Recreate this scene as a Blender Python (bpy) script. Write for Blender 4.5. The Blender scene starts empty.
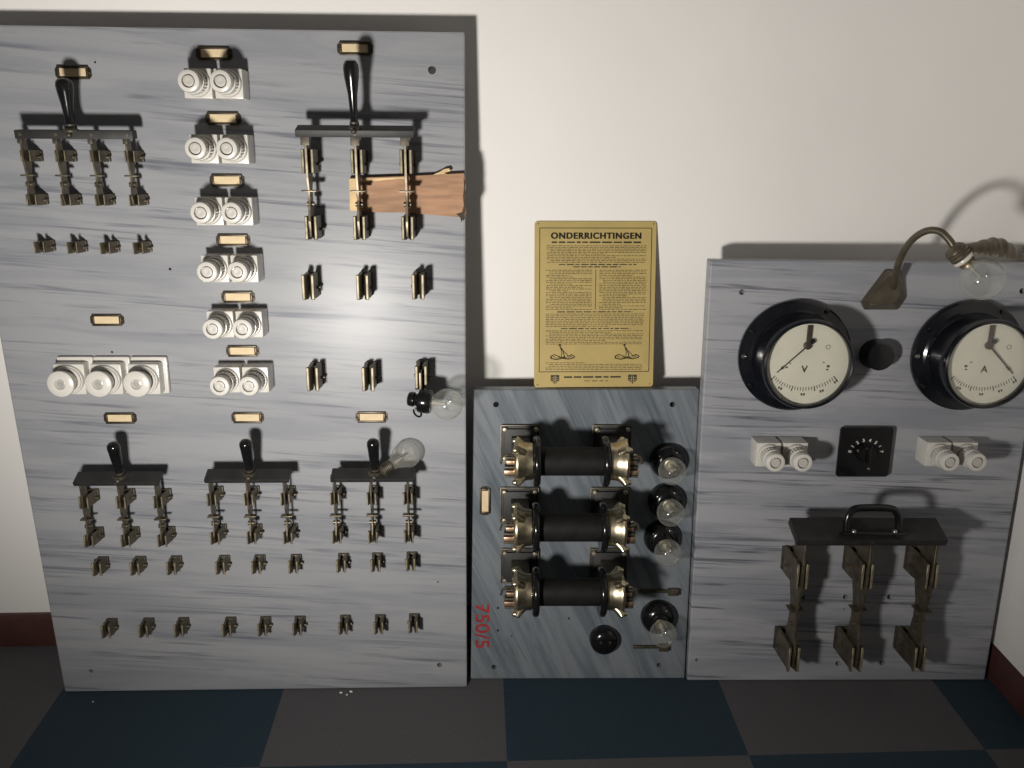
import bpy, bmesh, math, random
from mathutils import Vector, Matrix
R = math.radians
PI = math.pi
random.seed(7)
scene = bpy.context.scene
COL = scene.collection

# ------------------------------------------------------------------ camera and frames
F = 850.0
PITCH, YAW, ROLL = 19.5, 2.5, 0.5
CAM = Vector((0.0, -1.59, 1.15))
cam_data = bpy.data.cameras.new('camera')
cam = bpy.data.objects.new('camera', cam_data)
COL.objects.link(cam)
cam.location = CAM
cam_data.sensor_width = 36
cam_data.lens = F / 1024 * 36
cam_data.clip_start = 0.02
scene.camera = cam
CAMM = Matrix.Rotation(R(-YAW), 4, 'Z') @ Matrix.Rotation(R(90 - PITCH), 4, 'X')
CAMM = CAMM @ Matrix.Rotation(R(ROLL), 4, 'Z')
CAMM.translation = CAM
cam.matrix_world = CAMM

def ray(px, py):
    return (CAMM.to_3x3() @ Vector(((px - 512) / F, -(py - 384) / F, -1))).normalized()

def frame(lean, yb, yaw=0.0):
    m = Matrix.Rotation(R(yaw), 4, 'Z') @ Matrix.Rotation(R(90 - lean), 4, 'X')
    m.translation = Vector((0, -yb, 0))
    return m


def at(fr, px, py, h=0.0):
    inv = fr.inverted()
    o = inv @ CAM
    d = inv.to_3x3() @ ray(px, py)
    t = (h - o.z) / d.z
    p = o + d * t
    return Vector((p.x, p.y))

def floor_at(px, py):
    d = ray(px, py)
    t = -CAM.z / d.z
    return CAM + d * t

def slab_frame(a, b, lean):
    """frame of a leaning slab whose lower front edge runs along the floor from a to b; local z looks out of it"""
    p, q = floor_at(*a), floor_at(*b)
    yaw = math.atan2(q.y - p.y, q.x - p.x)
    m = Matrix.Rotation(yaw, 4, 'Z') @ Matrix.Rotation(R(90 - lean), 4, 'X')
    m.translation = p
    print('slab', tuple(p), math.degrees(yaw))
    return m

FL = slab_frame((65, 693), (467, 688), 5.0)
FM = slab_frame((470.5, 680), (684.5, 679.5), 7.3)
FR = slab_frame((687, 681.5), (984.5, 681), 5.0)

# ------------------------------------------------------------------ materials
def new_mat(name):
    m = bpy.data.materials.new(name)
    m.use_nodes = True
    nt = m.node_tree
    b = nt.nodes['Principled BSDF']
    return m, nt, b

def mat(name, col, rough=0.5, metal=0.0, var=0.12, scale=40.0, bump=0.0, coat=0.0, rvar=0.0, col2=None, stretch=None):
    m, nt, b = new_mat(name)
    N, L = nt.nodes, nt.links
    tc = N.new('ShaderNodeTexCoord')
    no = N.new('ShaderNodeTexNoise')
    no.inputs['Scale'].default_value = scale
    no.inputs['Detail'].default_value = 4
    if stretch:
        sm_ = N.new('ShaderNodeMapping'); sm_.inputs['Scale'].default_value = stretch
        L.new(tc.outputs['Object'], sm_.inputs['Vector']); L.new(sm_.outputs['Vector'], no.inputs['Vector'])
    else:
        L.new(tc.outputs['Object'], no.inputs['Vector'])
    cr = N.new('ShaderNodeValToRGB')
    c2 = col2 if col2 else tuple(c * (1 - var) for c in col)
    c1 = col if col2 else tuple(min(1, c * (1 + var)) for c in col)
    cr.color_ramp.elements[0].color = (*c2, 1)
    cr.color_ramp.elements[1].color = (*c1, 1)
    cr.color_ramp.elements[0].position = 0.35
    cr.color_ramp.elements[1].position = 0.65
    L.new(no.outputs['Fac'], cr.inputs['Fac'])
    L.new(cr.outputs['Color'], b.inputs['Base Color'])
    b.inputs['Roughness'].default_value = rough
    b.inputs['Metallic'].default_value = metal
    b.inputs['Coat Weight'].default_value = coat
    b.inputs['Coat Roughness'].default_value = 0.12
    if rvar:
        mr = N.new('ShaderNodeMapRange')
        mr.inputs['To Min'].default_value = rough - rvar
        mr.inputs['To Max'].default_value = rough + rvar
        L.new(no.outputs['Fac'], mr.inputs['Value'])
        L.new(mr.outputs['Result'], b.inputs['Roughness'])
    if bump:
        bp = N.new('ShaderNodeBump')
        bp.inputs['Strength'].default_value = bump
        bp.inputs['Distance'].default_value = 0.002
        L.new(no.outputs['Fac'], bp.inputs['Height'])
        L.new(bp.outputs['Normal'], b.inputs['Normal'])
    return m

def marble(name, light, mid, dark, angle, sc, rough, streak):
    m, nt, b = new_mat(name)
    N, L = nt.nodes, nt.links
    tc = N.new('ShaderNodeTexCoord')
    rot = N.new('ShaderNodeMapping'); rot.inputs['Rotation'].default_value = (0, 0, R(angle))
    L.new(tc.outputs['Object'], rot.inputs['Vector'])
    def layer(scale, sx, sy, detail, dist, rgh, p0, p1, off):
        mp = N.new('ShaderNodeMapping')
        mp.inputs['Scale'].default_value = (sx, sy, 1)
        mp.inputs['Location'].default_value = (off, off * 1.7, 0)
        L.new(rot.outputs['Vector'], mp.inputs['Vector'])
        no = N.new('ShaderNodeTexNoise')
        no.inputs['Scale'].default_value = scale
        no.inputs['Detail'].default_value = detail
        no.inputs['Distortion'].default_value = dist
        no.inputs['Roughness'].default_value = rgh
        L.new(mp.outputs['Vector'], no.inputs['Vector'])
        mr = N.new('ShaderNodeMapRange')
        mr.inputs['From Min'].default_value = p0
        mr.inputs['From Max'].default_value = p1
        mr.interpolation_type = 'SMOOTHSTEP'
        L.new(no.outputs['Fac'], mr.inputs['Value'])
        return mr.outputs['Result']
    broad = layer(sc, 0.8, 8.0, 5, 0.5, 0.62, 0.40, 0.64, 3.1)
    thin = layer(sc, 1.0, 26.0, 6, 0.35, 0.6, 0.52, 0.66, 8.3)
    hair = layer(sc, 0.7, 38.0, 3, 0.9, 0.55, 0.55, 0.66, 1.9)
    gate = layer(sc, 1.2, 4.0, 3, 0.4, 0.5, 0.42, 0.60, 12.4)
    mx = N.new('ShaderNodeMix'); mx.data_type = 'RGBA'
    mx.inputs['A'].default_value = (*light, 1); mx.inputs['B'].default_value = (*mid, 1)
    L.new(broad, mx.inputs['Factor'])
    def mul(a, bb, k):
        n1 = N.new('ShaderNodeMath'); n1.operation = 'MULTIPLY'
        L.new(a, n1.inputs[0]); L.new(bb, n1.inputs[1])
        n2 = N.new('ShaderNodeMath'); n2.operation = 'MULTIPLY'
        L.new(n1.outputs[0], n2.inputs[0]); n2.inputs[1].default_value = k
        return n2.outputs[0]
    mx2 = N.new('ShaderNodeMix'); mx2.data_type = 'RGBA'
    L.new(mx.outputs['Result'], mx2.inputs['A']); mx2.inputs['B'].default_value = (*dark, 1)
    L.new(mul(thin, gate, streak), mx2.inputs['Factor'])
    mx3 = N.new('ShaderNodeMix'); mx3.data_type = 'RGBA'
    L.new(mx2.outputs['Result'], mx3.inputs['A']); mx3.inputs['B'].default_value = (*dark, 1)
    L.new(mul(hair, gate, streak * 0.75), mx3.inputs['Factor'])
    L.new(mx3.outputs['Result'], b.inputs['Base Color'])
    b.inputs['Roughness'].default_value = rough
    b.inputs['Specular IOR Level'].default_value = 0.22
    return m

def thin_glass(name, tint=(0.96, 0.97, 0.95), ior=1.45, haze_sheen=0.0):
    m = bpy.data.materials.new(name); m.use_nodes = True
    nt = m.node_tree; N, L = nt.nodes, nt.links
    N.remove(N['Principled BSDF'])
    out = N['Material Output']
    tr = N.new('ShaderNodeBsdfTransparent'); tr.inputs['Color'].default_value = (*tint, 1)
    gl = N.new('ShaderNodeBsdfGlossy'); gl.inputs['Roughness'].default_value = 0.045
    lw = N.new('ShaderNodeLayerWeight'); lw.inputs['Blend'].default_value = 0.5
    pw = N.new('ShaderNodeMath'); pw.operation = 'POWER'; pw.inputs[1].default_value = 3.0
    L.new(lw.outputs['Facing'], pw.inputs[0])
    fr = N.new('ShaderNodeMapRange'); fr.inputs['To Min'].default_value = 0.075; fr.inputs['To Max'].default_value = ior - 1
    L.new(pw.outputs[0], fr.inputs['Value'])
    mx = N.new('ShaderNodeMixShader')
    L.new(fr.outputs[0], mx.inputs[0]); L.new(tr.outputs[0], mx.inputs[1]); L.new(gl.outputs[0], mx.inputs[2])
    last = mx.outputs[0]
    if haze_sheen:
        tc = N.new('ShaderNodeTexCoord'); no = N.new('ShaderNodeTexNoise')
        no.inputs['Scale'].default_value = 9; no.inputs['Detail'].default_value = 5
        L.new(tc.outputs['Object'], no.inputs['Vector'])
        mr = N.new('ShaderNodeMapRange'); mr.inputs['To Min'].default_value = haze_sheen * 0.5; mr.inputs['To Max'].default_value = haze_sheen * 1.5
        L.new(no.outputs['Fac'], mr.inputs['Value'])
        ml = N.new('ShaderNodeMath'); ml.operation = 'MULTIPLY_ADD'; ml.inputs[1].default_value = 0.34  # pale diffuse rim painted in place of room reflections on the glass
        L.new(pw.outputs[0], ml.inputs[0]); L.new(mr.outputs['Result'], ml.inputs[2])
        df = N.new('ShaderNodeBsdfDiffuse'); df.inputs['Color'].default_value = (0.62, 0.60, 0.55, 1)
        m2 = N.new('ShaderNodeMixShader')
        L.new(ml.outputs[0], m2.inputs[0]); L.new(last, m2.inputs[1]); L.new(df.outputs[0], m2.inputs[2])
        last = m2.outputs[0]
    L.new(last, out.inputs['Surface'])
    return m

M = {}
M['wall'] = mat('white_plaster', (0.86, 0.835, 0.805), 0.75, 0, 0.018, 3.0, 0.25)
M['marble'] = marble('light_grey_marble', (0.318, 0.322, 0.335), (0.262, 0.268, 0.290), (0.105, 0.115, 0.145), 4.0, 3.0, 0.33, 0.68)
M['marble_right'] = marble('grey_banded_marble', (0.350, 0.352, 0.374), (0.264, 0.273, 0.304), (0.08, 0.088, 0.112), 2.5, 3.0, 0.33, 0.85)
M['marble_blue'] = marble('blue_grey_marble', (0.190, 0.208, 0.228), (0.122, 0.142, 0.162), (0.064, 0.084, 0.096), 66, 4.2, 0.33, 0.55)
M['black'] = mat('black_bakelite', (0.007, 0.007, 0.0075), 0.17, 0, 0.2, 60)
M['black_dull'] = mat('black_fibre_bar', (0.020, 0.019, 0.018), 0.55, 0, 0.25, 50, 0.15)
M['black_wrap'] = mat('black_wrapped_coil', (0.009, 0.0088, 0.008), 0.6, 0, 0.3, 40, 0.1)
M['black_wrap'].node_tree.nodes['Principled BSDF'].inputs['Specular IOR Level'].default_value = 0.18
M['black_meter'] = mat('black_enamel', (0.007, 0.0078, 0.011), 0.16, 0, 0.2, 50)
M['porcelain'] = mat('white_porcelain', (0.63, 0.605, 0.555), 0.28, 0, 0.05, 30, coat=0.2)
M['porcelain_grey'] = mat('grey_porcelain', (0.47, 0.45, 0.41), 0.45, 0, 0.08, 40)
M['fuse_eye'] = mat('grey_fuse_window', (0.40, 0.39, 0.36), 0.3, 0.2, 0.25, 90)
M['bronze'] = mat('dark_bronze', (0.155, 0.130, 0.092), 0.42, 0.75, 0.28, 70, 0.2, rvar=0.08)
M['bronze_dark'] = mat('tarnished_bronze', (0.085, 0.073, 0.055), 0.5, 0.6, 0.3, 80, 0.2)
M['lit_edge_metal'] = mat('lit_bronze_edge', (0.27, 0.23, 0.155), 0.5, 0.45, 0.3, 90)  # lighter bronze with the light on the jaw fronts put into its colour
M['brass'] = mat('worn_brass', (0.54, 0.475, 0.33), 0.33, 1.0, 0.2, 60, 0.1, rvar=0.08)
M['brass_pale'] = mat('pale_brass', (0.52, 0.46, 0.34), 0.38, 0.85, 0.2, 60, 0.1)
M['copper'] = mat('copper', (0.40, 0.27, 0.18), 0.4, 0.9, 0.2, 60)
M['steel'] = mat('steel', (0.50, 0.49, 0.46), 0.3, 1.0, 0.15, 60)
M['card'] = mat('cream_card', (0.70, 0.555, 0.345), 0.7, 0, 0.06, 60)
M['label_frame'] = mat('dark_brass_frame', (0.055, 0.043, 0.028), 0.4, 0.55, 0.3, 80)
M['wood_face'] = mat('brown_board_face', (0.37, 0.205, 0.112), 0.65, 0, 0.22, 22, 0.3, stretch=(0.7, 5.0, 1.0))
M['wood_raw'] = mat('raw_split_wood', (0.72, 0.52, 0.28), 0.75, 0, 0.15, 50, 0.4)
M['wood_dark'] = mat('dark_bark_edge', (0.06, 0.04, 0.025), 0.8, 0, 0.3, 60, 0.3)
M['poster'] = mat('yellowed_paper_board', (0.455, 0.34, 0.12), 0.55, 0, 0.07, 14)
M['ink'] = mat('black_ink', (0.022, 0.018, 0.010), 0.6, 0, 0.1, 40)
M['ink_soft'] = mat('brown_black_ink', (0.085, 0.062, 0.022), 0.6, 0, 0.15, 300)
M['red_paint'] = mat('red_paint', (0.32, 0.026, 0.024), 0.5, 0, 0.25, 120)
M['dial'] = mat('ivory_dial', (0.90, 0.87, 0.78), 0.5, 0, 0.04, 20)
M['white_mark'] = mat('white_marking', (0.72, 0.70, 0.64), 0.6, 0, 0.1, 60)
M['baseboard'] = mat('red_brown_baseboard', (0.072, 0.027, 0.022), 0.45, 0, 0.15, 25)
M['lamp_metal'] = mat('grey_brown_lamp_metal', (0.12, 0.10, 0.072), 0.38, 0.5, 0.15, 50)
M['glass'] = thin_glass('clear_bulb_glass', haze_sheen=0.07)
M['glass_old'] = thin_glass('clouded_bulb_glass', haze_sheen=0.17)
M['pane'] = thin_glass('meter_glass', (0.97, 0.97, 0.95), 1.35)
M['white_stem'] = mat('white_glass_stem', (0.42, 0.40, 0.35), 0.3, 0, 0.05, 50)

# carpet: two tones in half metre squares
def carpet(x0, y0, size):
    m, nt, b = new_mat('carpet_tiles')
    N, L = nt.nodes, nt.links
    tc = N.new('ShaderNodeTexCoord')
    mp = N.new('ShaderNodeMapping')
    mp.inputs['Location'].default_value = (-x0 / size, -y0 / size, 0.5)
    mp.inputs['Scale'].default_value = (1 / size, 1 / size, 0)
    L.new(tc.outputs['Object'], mp.inputs['Vector'])
    ck = N.new('ShaderNodeTexChecker'); ck.inputs['Scale'].default_value = 1
    ck.inputs['Color1'].default_value = (0.142, 0.138, 0.144, 1)
    ck.inputs['Color2'].default_value = (0.046, 0.072, 0.096, 1)
    L.new(mp.outputs['Vector'], ck.inputs['Vector'])
    no = N.new('ShaderNodeTexNoise'); no.inputs['Scale'].default_value = 420; no.inputs['Detail'].default_value = 3
    L.new(tc.outputs['Object'], no.inputs['Vector'])
    mx = N.new('ShaderNodeMix'); mx.data_type = 'RGBA'; mx.blend_type = 'MULTIPLY'
    mx.inputs['Factor'].default_value = 0.55
    L.new(ck.outputs['Color'], mx.inputs['A']); L.new(no.outputs['Color'], mx.inputs['B'])
    hs = N.new('ShaderNodeHueSaturation'); hs.inputs['Saturation'].default_value = 0.0
    L.new(no.outputs['Color'], hs.inputs['Color']); L.new(hs.outputs['Color'], mx.inputs['B'])
    L.new(mx.outputs['Result'], b.inputs['Base Color'])
    b.inputs['Roughness'].default_value = 0.95
    b.inputs['Specular IOR Level'].default_value = 0.1
    bp = N.new('ShaderNodeBump'); bp.inputs['Strength'].default_value = 0.5; bp.inputs['Distance'].default_value = 0.003
    L.new(no.outputs['Fac'], bp.inputs['Height']); L.new(bp.outputs['Normal'], b.inputs['Normal'])
    return m

# ------------------------------------------------------------------ mesh helper
class MB:
    def __init__(self): self.bm = bmesh.new()
    def _merge(self, tmp, mtx=None):
        if mtx is not None: bmesh.ops.transform(tmp, matrix=mtx, verts=tmp.verts)
        me = bpy.data.meshes.new('tmp'); tmp.to_mesh(me); tmp.free()
        self.bm.from_mesh(me); bpy.data.meshes.remove(me)
        return self
    def box(self, c, s, bevel=0.0, seg=2, mtx=None):
        t = bmesh.new(); bmesh.ops.create_cube(t, size=1)
        for v in t.verts: v.co = Vector((v.co.x * s[0], v.co.y * s[1], v.co.z * s[2]))
        if bevel: bmesh.ops.bevel(t, geom=list(t.edges), offset=bevel, segments=seg, affect='EDGES', profile=0.6)
        for v in t.verts: v.co += Vector(c)
        return self._merge(t, mtx)
    def lathe(self, prof, seg=32, mtx=None, knurl=None):
        """prof: list of (radius, z); spun about z"""
        t = bmesh.new(); rings = []
        for r, z in prof:
            if r < 1e-6: rings.append([t.verts.new((0, 0, z))])
            else:
                ring = []
                for i in range(seg):
                    a = 2 * PI * i / seg
                    rr = r
                    if knurl and knurl[0] <= z <= knurl[1]: rr = r * (1 - knurl[2] * (i % 2))
                    ring.append(t.verts.new((rr * math.cos(a), rr * math.sin(a), z)))
                rings.append(ring)
        for a, b in zip(rings, rings[1:]):
            n = max(len(a), len(b))
            for i in range(n):
                j = (i + 1) % n
                if len(a) == 1 and len(b) == 1: continue
                if len(a) == 1: t.faces.new((a[0], b[i], b[j]))
                elif len(b) == 1: t.faces.new((a[i], a[j], b[0]))
                else: t.faces.new((a[i], a[j], b[j], b[i]))
        if len(rings[0]) > 1: t.faces.new(list(reversed(rings[0])))
        if len(rings[-1]) > 1: t.faces.new(rings[-1])
        bmesh.ops.recalc_face_normals(t, faces=t.faces)
        return self._merge(t, mtx)
    def shell(self, prof, seg=32, mtx=None):
        """open surface of revolution, no caps"""
        t = bmesh.new(); rings = []
        for r, z in prof:
            if r < 1e-6: rings.append([t.verts.new((0, 0, z))])
            else: rings.append([t.verts.new((r * math.cos(2 * PI * i / seg), r * math.sin(2 * PI * i / seg), z)) for i in range(seg)])
        for a, b in zip(rings, rings[1:]):
            n = max(len(a), len(b))
            for i in range(n):
                j = (i + 1) % n
                if len(a) == 1: t.faces.new((a[0], b[i], b[j]))
                elif len(b) == 1: t.faces.new((a[i], a[j], b[0]))
                else: t.faces.new((a[i], a[j], b[j], b[i]))
        bmesh.ops.recalc_face_normals(t, faces=t.faces)
        return self._merge(t, mtx)
    def prism(self, poly, z0, z1, bevel=0.0, seg=2, mtx=None):
        t = bmesh.new()
        lo = [t.verts.new((x, y, z0)) for x, y in poly]
        hi = [t.verts.new((x, y, z1)) for x, y in poly]
        n = len(poly)
        t.faces.new(list(reversed(lo))); t.faces.new(hi)
        for i in range(n):
            j = (i + 1) % n
            t.faces.new((lo[i], lo[j], hi[j], hi[i]))
        bmesh.ops.recalc_face_normals(t, faces=t.faces)
        if bevel: bmesh.ops.bevel(t, geom=list(t.edges), offset=bevel, segments=seg, affect='EDGES', profile=0.6)
        return self._merge(t, mtx)
    def tube(self, pts, r, seg=12, closed=False):
        pts = [Vector(p) for p in pts]; n = len(pts)
        rs = r if isinstance(r, (list, tuple)) else [r] * n
        t = bmesh.new(); rings = []
        up = None
        for i, p in enumerate(pts):
            if closed: tan = (pts[(i + 1) % n] - pts[i - 1]).normalized()
            else: tan = (pts[min(i + 1, n - 1)] - pts[max(i - 1, 0)]).normalized()
            if up is None:
                up = Vector((0, 0, 1)) if abs(tan.z) < 0.9 else Vector((1, 0, 0))
            x = (up - tan * up.dot(tan)).normalized(); up = x
            y = tan.cross(x)
            rings.append([t.verts.new(p + (x * math.cos(2 * PI * k / seg) + y * math.sin(2 * PI * k / seg)) * rs[i]) for k in range(seg)])
        m = n if closed else n - 1
        for i in range(m):
            a, b = rings[i], rings[(i + 1) % n]
            for k in range(seg):
                l = (k + 1) % seg
                t.faces.new((a[k], a[l], b[l], b[k]))
        if not closed:
            t.faces.new(list(reversed(rings[0]))); t.faces.new(rings[-1])
        bmesh.ops.recalc_face_normals(t, faces=t.faces)
        return self._merge(t)
    def cyl(self, p0, p1, r, seg=16):
        return self.tube([p0, p1], r, seg)
    def ball(self, c, r, seg=16, sc=(1, 1, 1)):
        t = bmesh.new(); bmesh.ops.create_uvsphere(t, u_segments=seg, v_segments=seg // 2, radius=r)
        for v in t.verts: v.co = Vector((v.co.x * sc[0], v.co.y * sc[1], v.co.z * sc[2])) + Vector(c)
        return self._merge(t)
    def mesh(self, name, smooth=38):
        me = bpy.data.meshes.new(name)
        for f in self.bm.faces: f.smooth = True
        ang = R(smooth)
        for e in self.bm.edges:
            e.smooth = not (len(e.link_faces) == 2 and e.calc_face_angle(0) > ang)
        self.bm.to_mesh(me); self.bm.free()
        return me
    def build(self, name, material, parent=None, label=None, smooth=38):
        me = self.mesh(name, smooth)
        me.materials.append(M[material] if isinstance(material, str) else material)
        o = bpy.data.objects.new(name, me); COL.objects.link(o)
        if parent: o.parent = parent
        if label: o['label'] = label
        return o

def axis_mtx(p, d, up=(0, 0, 1)):
    """matrix whose local z points along d, placed at p"""
    q = Vector(d).normalized().to_track_quat('Z', 'Y')
    m = q.to_matrix().to_4x4(); m.translation = Vector(p)
    return m

def text_mesh(body, size, bold=0.0, align='CENTER', spacing=1.0):
    cu = bpy.data.curves.new('txt', 'FONT'); cu.body = body; cu.size = size
    cu.align_x = align; cu.align_y = 'CENTER'; cu.offset = bold; cu.space_character = spacing
    cu.extrude = 0.00012
    o = bpy.data.objects.new('txt', cu); COL.objects.link(o)
    bpy.context.view_layer.update()
    dg = bpy.context.evaluated_depsgraph_get()
    me = bpy.data.meshes.new_from_object(o.evaluated_get(dg))
    bpy.data.objects.remove(o); bpy.data.curves.remove(cu)
    return me

def add_text(mb, body, size, mtx, bold=0.0, width=None, align='CENTER', spacing=1.0, height=None):
    me = text_mesh(body, size, bold, align, spacing)
    xs = [v.co.x for v in me.vertices]; ys = [v.co.y for v in me.vertices]
    sx = width / (max(xs) - min(xs)) if width else 1
    sy = height / (max(ys) - min(ys)) if height else 1
    cy = (max(ys) + min(ys)) / 2 if height else 0
    cx = (max(xs) + min(xs)) / 2 if width else 0
    t = bmesh.new(); t.from_mesh(me); bpy.data.meshes.remove(me)
    for v in t.verts: v.co = Vector(((v.co.x - cx) * sx, (v.co.y - cy) * sy, v.co.z))
    mb._merge(t, mtx)

def tag(o, label, cat, group=None, kind=None):
    o['label'] = label; o['category'] = cat
    if group: o['group'] = group
    if kind: o['kind'] = kind
    return o

def thing(name, label, cat, group=None):
    o = bpy.data.objects.new(name, None); COL.objects.link(o)
    o.empty_display_size = 0.02
    return tag(o, label, cat, group)

def dup(root, label=None, group=None):
    r = root.copy(); COL.objects.link(r)
    if label: r['label'] = label
    if group: r['group'] = group
    for ch in list(root.children):
        c = ch.copy(); COL.objects.link(c); c.parent = r
        for g in list(ch.children):
            d = g.copy(); COL.objects.link(d); d.parent = c
    return r

def place(o, fr, u, v, w=0.0, roll=0.0):
    o.matrix_world = fr @ Matrix.Translation((u, v, w)) @ Matrix.Rotation(R(roll), 4, 'Z')
    return o

def struct(o):
    o['kind'] = 'structure'
    return o

# ------------------------------------------------------------------ room shell
fr_right_edge = FR @ Vector((at(FR, 984.5, 681).x, 0, 0))
XR = fr_right_edge.x + 0.016
XL = -1.9
b = MB(); b.box(((XL + XR) / 2, 0.05, 1.2), (XR - XL + 0.2, 0.10, 2.4)); struct(b.build('wall_back', 'wall'))
b = MB(); b.box((XR + 0.05, -1.2, 1.2), (0.10, 2.4, 2.4)); struct(b.build('wall_right', 'wall'))
tx = [floor_at(x, 692) for x in (283, 507, 726, 941)]
tsize = (tx[3].x - tx[0].x) / 3
ty = floor_at(512, 761).y
CARPET = carpet(tx[0].x - 5 * tsize, ty - 6 * tsize, tsize)
b = MB(); b.box(((XL + XR) / 2, -1.15, -0.05), (XR - XL + 0.2, 2.5, 0.10)); struct(b.build('floor', CARPET))
BH = 0.075
b = MB(); b.prism([(-0.015, 0.0), (0, 0), (0, BH), (-0.009, BH), (-0.015, BH - 0.008)], XL, XR - 0.015, mtx=Matrix(((0, 0, 1, 0), (1, 0, 0, 0), (0, 1, 0, 0), (0, 0, 0, 1))))
struct(b.build('baseboard_back', 'baseboard'))
b = MB(); b.prism([(XR, 0), (XR - 0.003, 0), (XR - 0.003, BH - 0.004), (XR, BH)], 0.016, 2.3, mtx=Matrix(((1, 0, 0, 0), (0, 0, -1, 0), (0, 1, 0, 0), (0, 0, 0, 1))))
struct(b.build('baseboard_right', 'baseboard'))

# ------------------------------------------------------------------ marble slabs
def slab(name, fr, corners, thick, material, label, holes, bevel=0.003):
    pts = [at(fr, *c) for c in corners]
    lo = min(p.y for p in pts)
    poly = [(p.x, max(p.y, 0.0)) for p in pts]
    # the two floor corners rest on the floor
    ys = sorted(range(len(poly)), key=lambda i: poly[i][1])[:2]
    for i in ys: poly[i] = (poly[i][0], 0.0025)
    b = MB(); b.prism(poly, -thick, 0, bevel, 2)
    o = b.build(name, material, smooth=10)
    if holes:
        c = MB()
        for hx, hy, hr in holes:
            p = at(fr, hx, hy)
            c.cyl((p.x, p.y, -thick - 0.02), (p.x, p.y, 0.02), hr, 16)
        cu = c.build('cutter', material)
        md = o.modifiers.new('holes', 'BOOLEAN'); md.operation = 'DIFFERENCE'; md.solver = 'EXACT'; md.object = cu
        bpy.context.view_layer.update()
        me = bpy.data.meshes.new_from_object(o.evaluated_get(bpy.context.evaluated_depsgraph_get()))
        o.modifiers.clear(); o.data = me; me.name = name
        for f in me.polygons: f.use_smooth = False
        bpy.data.objects.remove(cu)
    o.matrix_world = fr
    tag(o, label, 'panel')
    return o, poly

slab_l, poly_l = slab('marble_panel', FL, [(65, 693), (467, 688), (464.5, 32), (-58, 24)], 0.030, 'marble',
     'large pale grey marble switchboard panel with knife switches, leaning on wall at left',
     [(432, 70, .0068), (439.5, 665, .0050), (91, 671, .0042), (112, 352, .0022), (438, 582, .0018), (170, 269, .0024), (95, 62, .0020)])
slab_m, poly_m = slab('marble_panel', FM, [(470.5, 680), (684.5, 679.5), (699.5, 389.5), (473.5, 389.5)], 0.030, 'marble_blue',
     'small blue-grey marble panel with spool transformers, standing between two larger panels',
     [(496, 404.5, .0055), (672.5, 404.5, .0055), (494, 667, .0050), (659, 665, .0048), (498, 608, .0028), (498, 630.5, .0028), (511.5, 636, .0018), (569, 618.5, .0026)])
slab_r, poly_r = slab('marble_panel', FR, [(687, 681.5), (984.5, 681), (1054, 264), (710.5, 260)], 0.030, 'marble_right',
     'grey banded marble panel with two round meters, standing against right wall',
     [(742, 292, .0055), (1022.5, 291, .0055), (697, 660, .0036), (802.5, 597, .0050), (845.5, 597, .0054), (890, 597, .0058), (838, 663.5, .0055), (882, 663, .0055), (844.5, 609, .0018)])

# ------------------------------------------------------------------ label holders
def make_label():
    t = thing('label_holder', '', 'label holder')
    W, H = 0.0295, 0.0105
    c = 0.005
    b = MB()
    out = [(-W + c, -H), (W - c, -H), (W, -H + c), (W, H - c), (W - c, H), (-W + c, H), (-W, H - c), (-W, -H + c)]
    iw, ih = 0.0215, 0.0066
    # frame: back plate and four raised rails
    b.prism(out, 0.0, 0.0015)
    b.box((0, H - 0.002, 0.003), (2 * W - 2 * c + .002, 0.0040, 0.004), 0.001)
    b.box((0, -H + 0.002, 0.003), (2 * W - 2 * c + .002, 0.0040, 0.004), 0.001)
    for s in (-1, 1):
        b.box((s * (iw + 0.0020), 0, 0.003), (0.0040, 2 * ih, 0.004), 0.001)
    b.build('frame', 'label_frame', t)
    b = MB()
    b.box((0, 0, 0.0021), (2 * iw, 2 * ih, 0.0012)); b.build('card', 'card', t)
    for s in (-1, 1):
        b = MB(); b.lathe([(0.0024, 0.0014), (0.0024, 0.0026), (0.0013, 0.0036), (0, 0.0038)], 12, Matrix.Translation((s * (W - 0.0032), 0, 0)))
        b.build('screw', 'label_frame', t)
    return t
lab0 = make_label()
LABELS = [(FL, 73, 72.5, 0, 'brass-framed cream label above the four-pole knife switch handle'),
          (FL, 214, 53.5, 0, 'brass-framed cream label above the topmost white fuse pair'),
          (FL, 223, 118.5, 0, 'brass-framed cream label above the second white fuse pair from top'),
          (FL, 227, 180.5, 0, 'brass-framed cream label above the third white fuse pair from top'),
          (FL, 233, 240, 0, 'brass-framed cream label above the fourth white fuse pair from top'),
          (FL, 238, 297, 0, 'brass-framed cream label above the fifth white fuse pair from top'),
          (FL, 242.5, 351, 0, 'brass-framed cream label above the lowest white fuse pair in the column'),
          (FL, 355, 48.5, 0, 'brass-framed cream label at top, above the tall black switch handle'),
          (FL, 107, 320, 0, 'brass-framed cream label on bare marble above the three fat white fuses'),
          (FL, 120, 418, 0, 'brass-framed cream label under the three fat white fuses'),
          (FL, 247.5, 417.5, 0, 'brass-framed cream label above the middle of three lower knife switches'),
          (FL, 371.5, 417, 0, 'brass-framed cream label above the switch with the loose bulb'),
          (FM, 485, 501, 90, 'upright brass-framed cream label on left edge of blue-grey panel')]
for i, (fr, x, y, roll, lab) in enumerate(LABELS):
    o = lab0 if i == 0 else dup(lab0)
    o['label'] = lab; o['group'] = 'brass label holders'
    p = at(fr, x, y, 0.002)
    place(o, fr, p.x, p.y, 0.0, roll)

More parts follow.
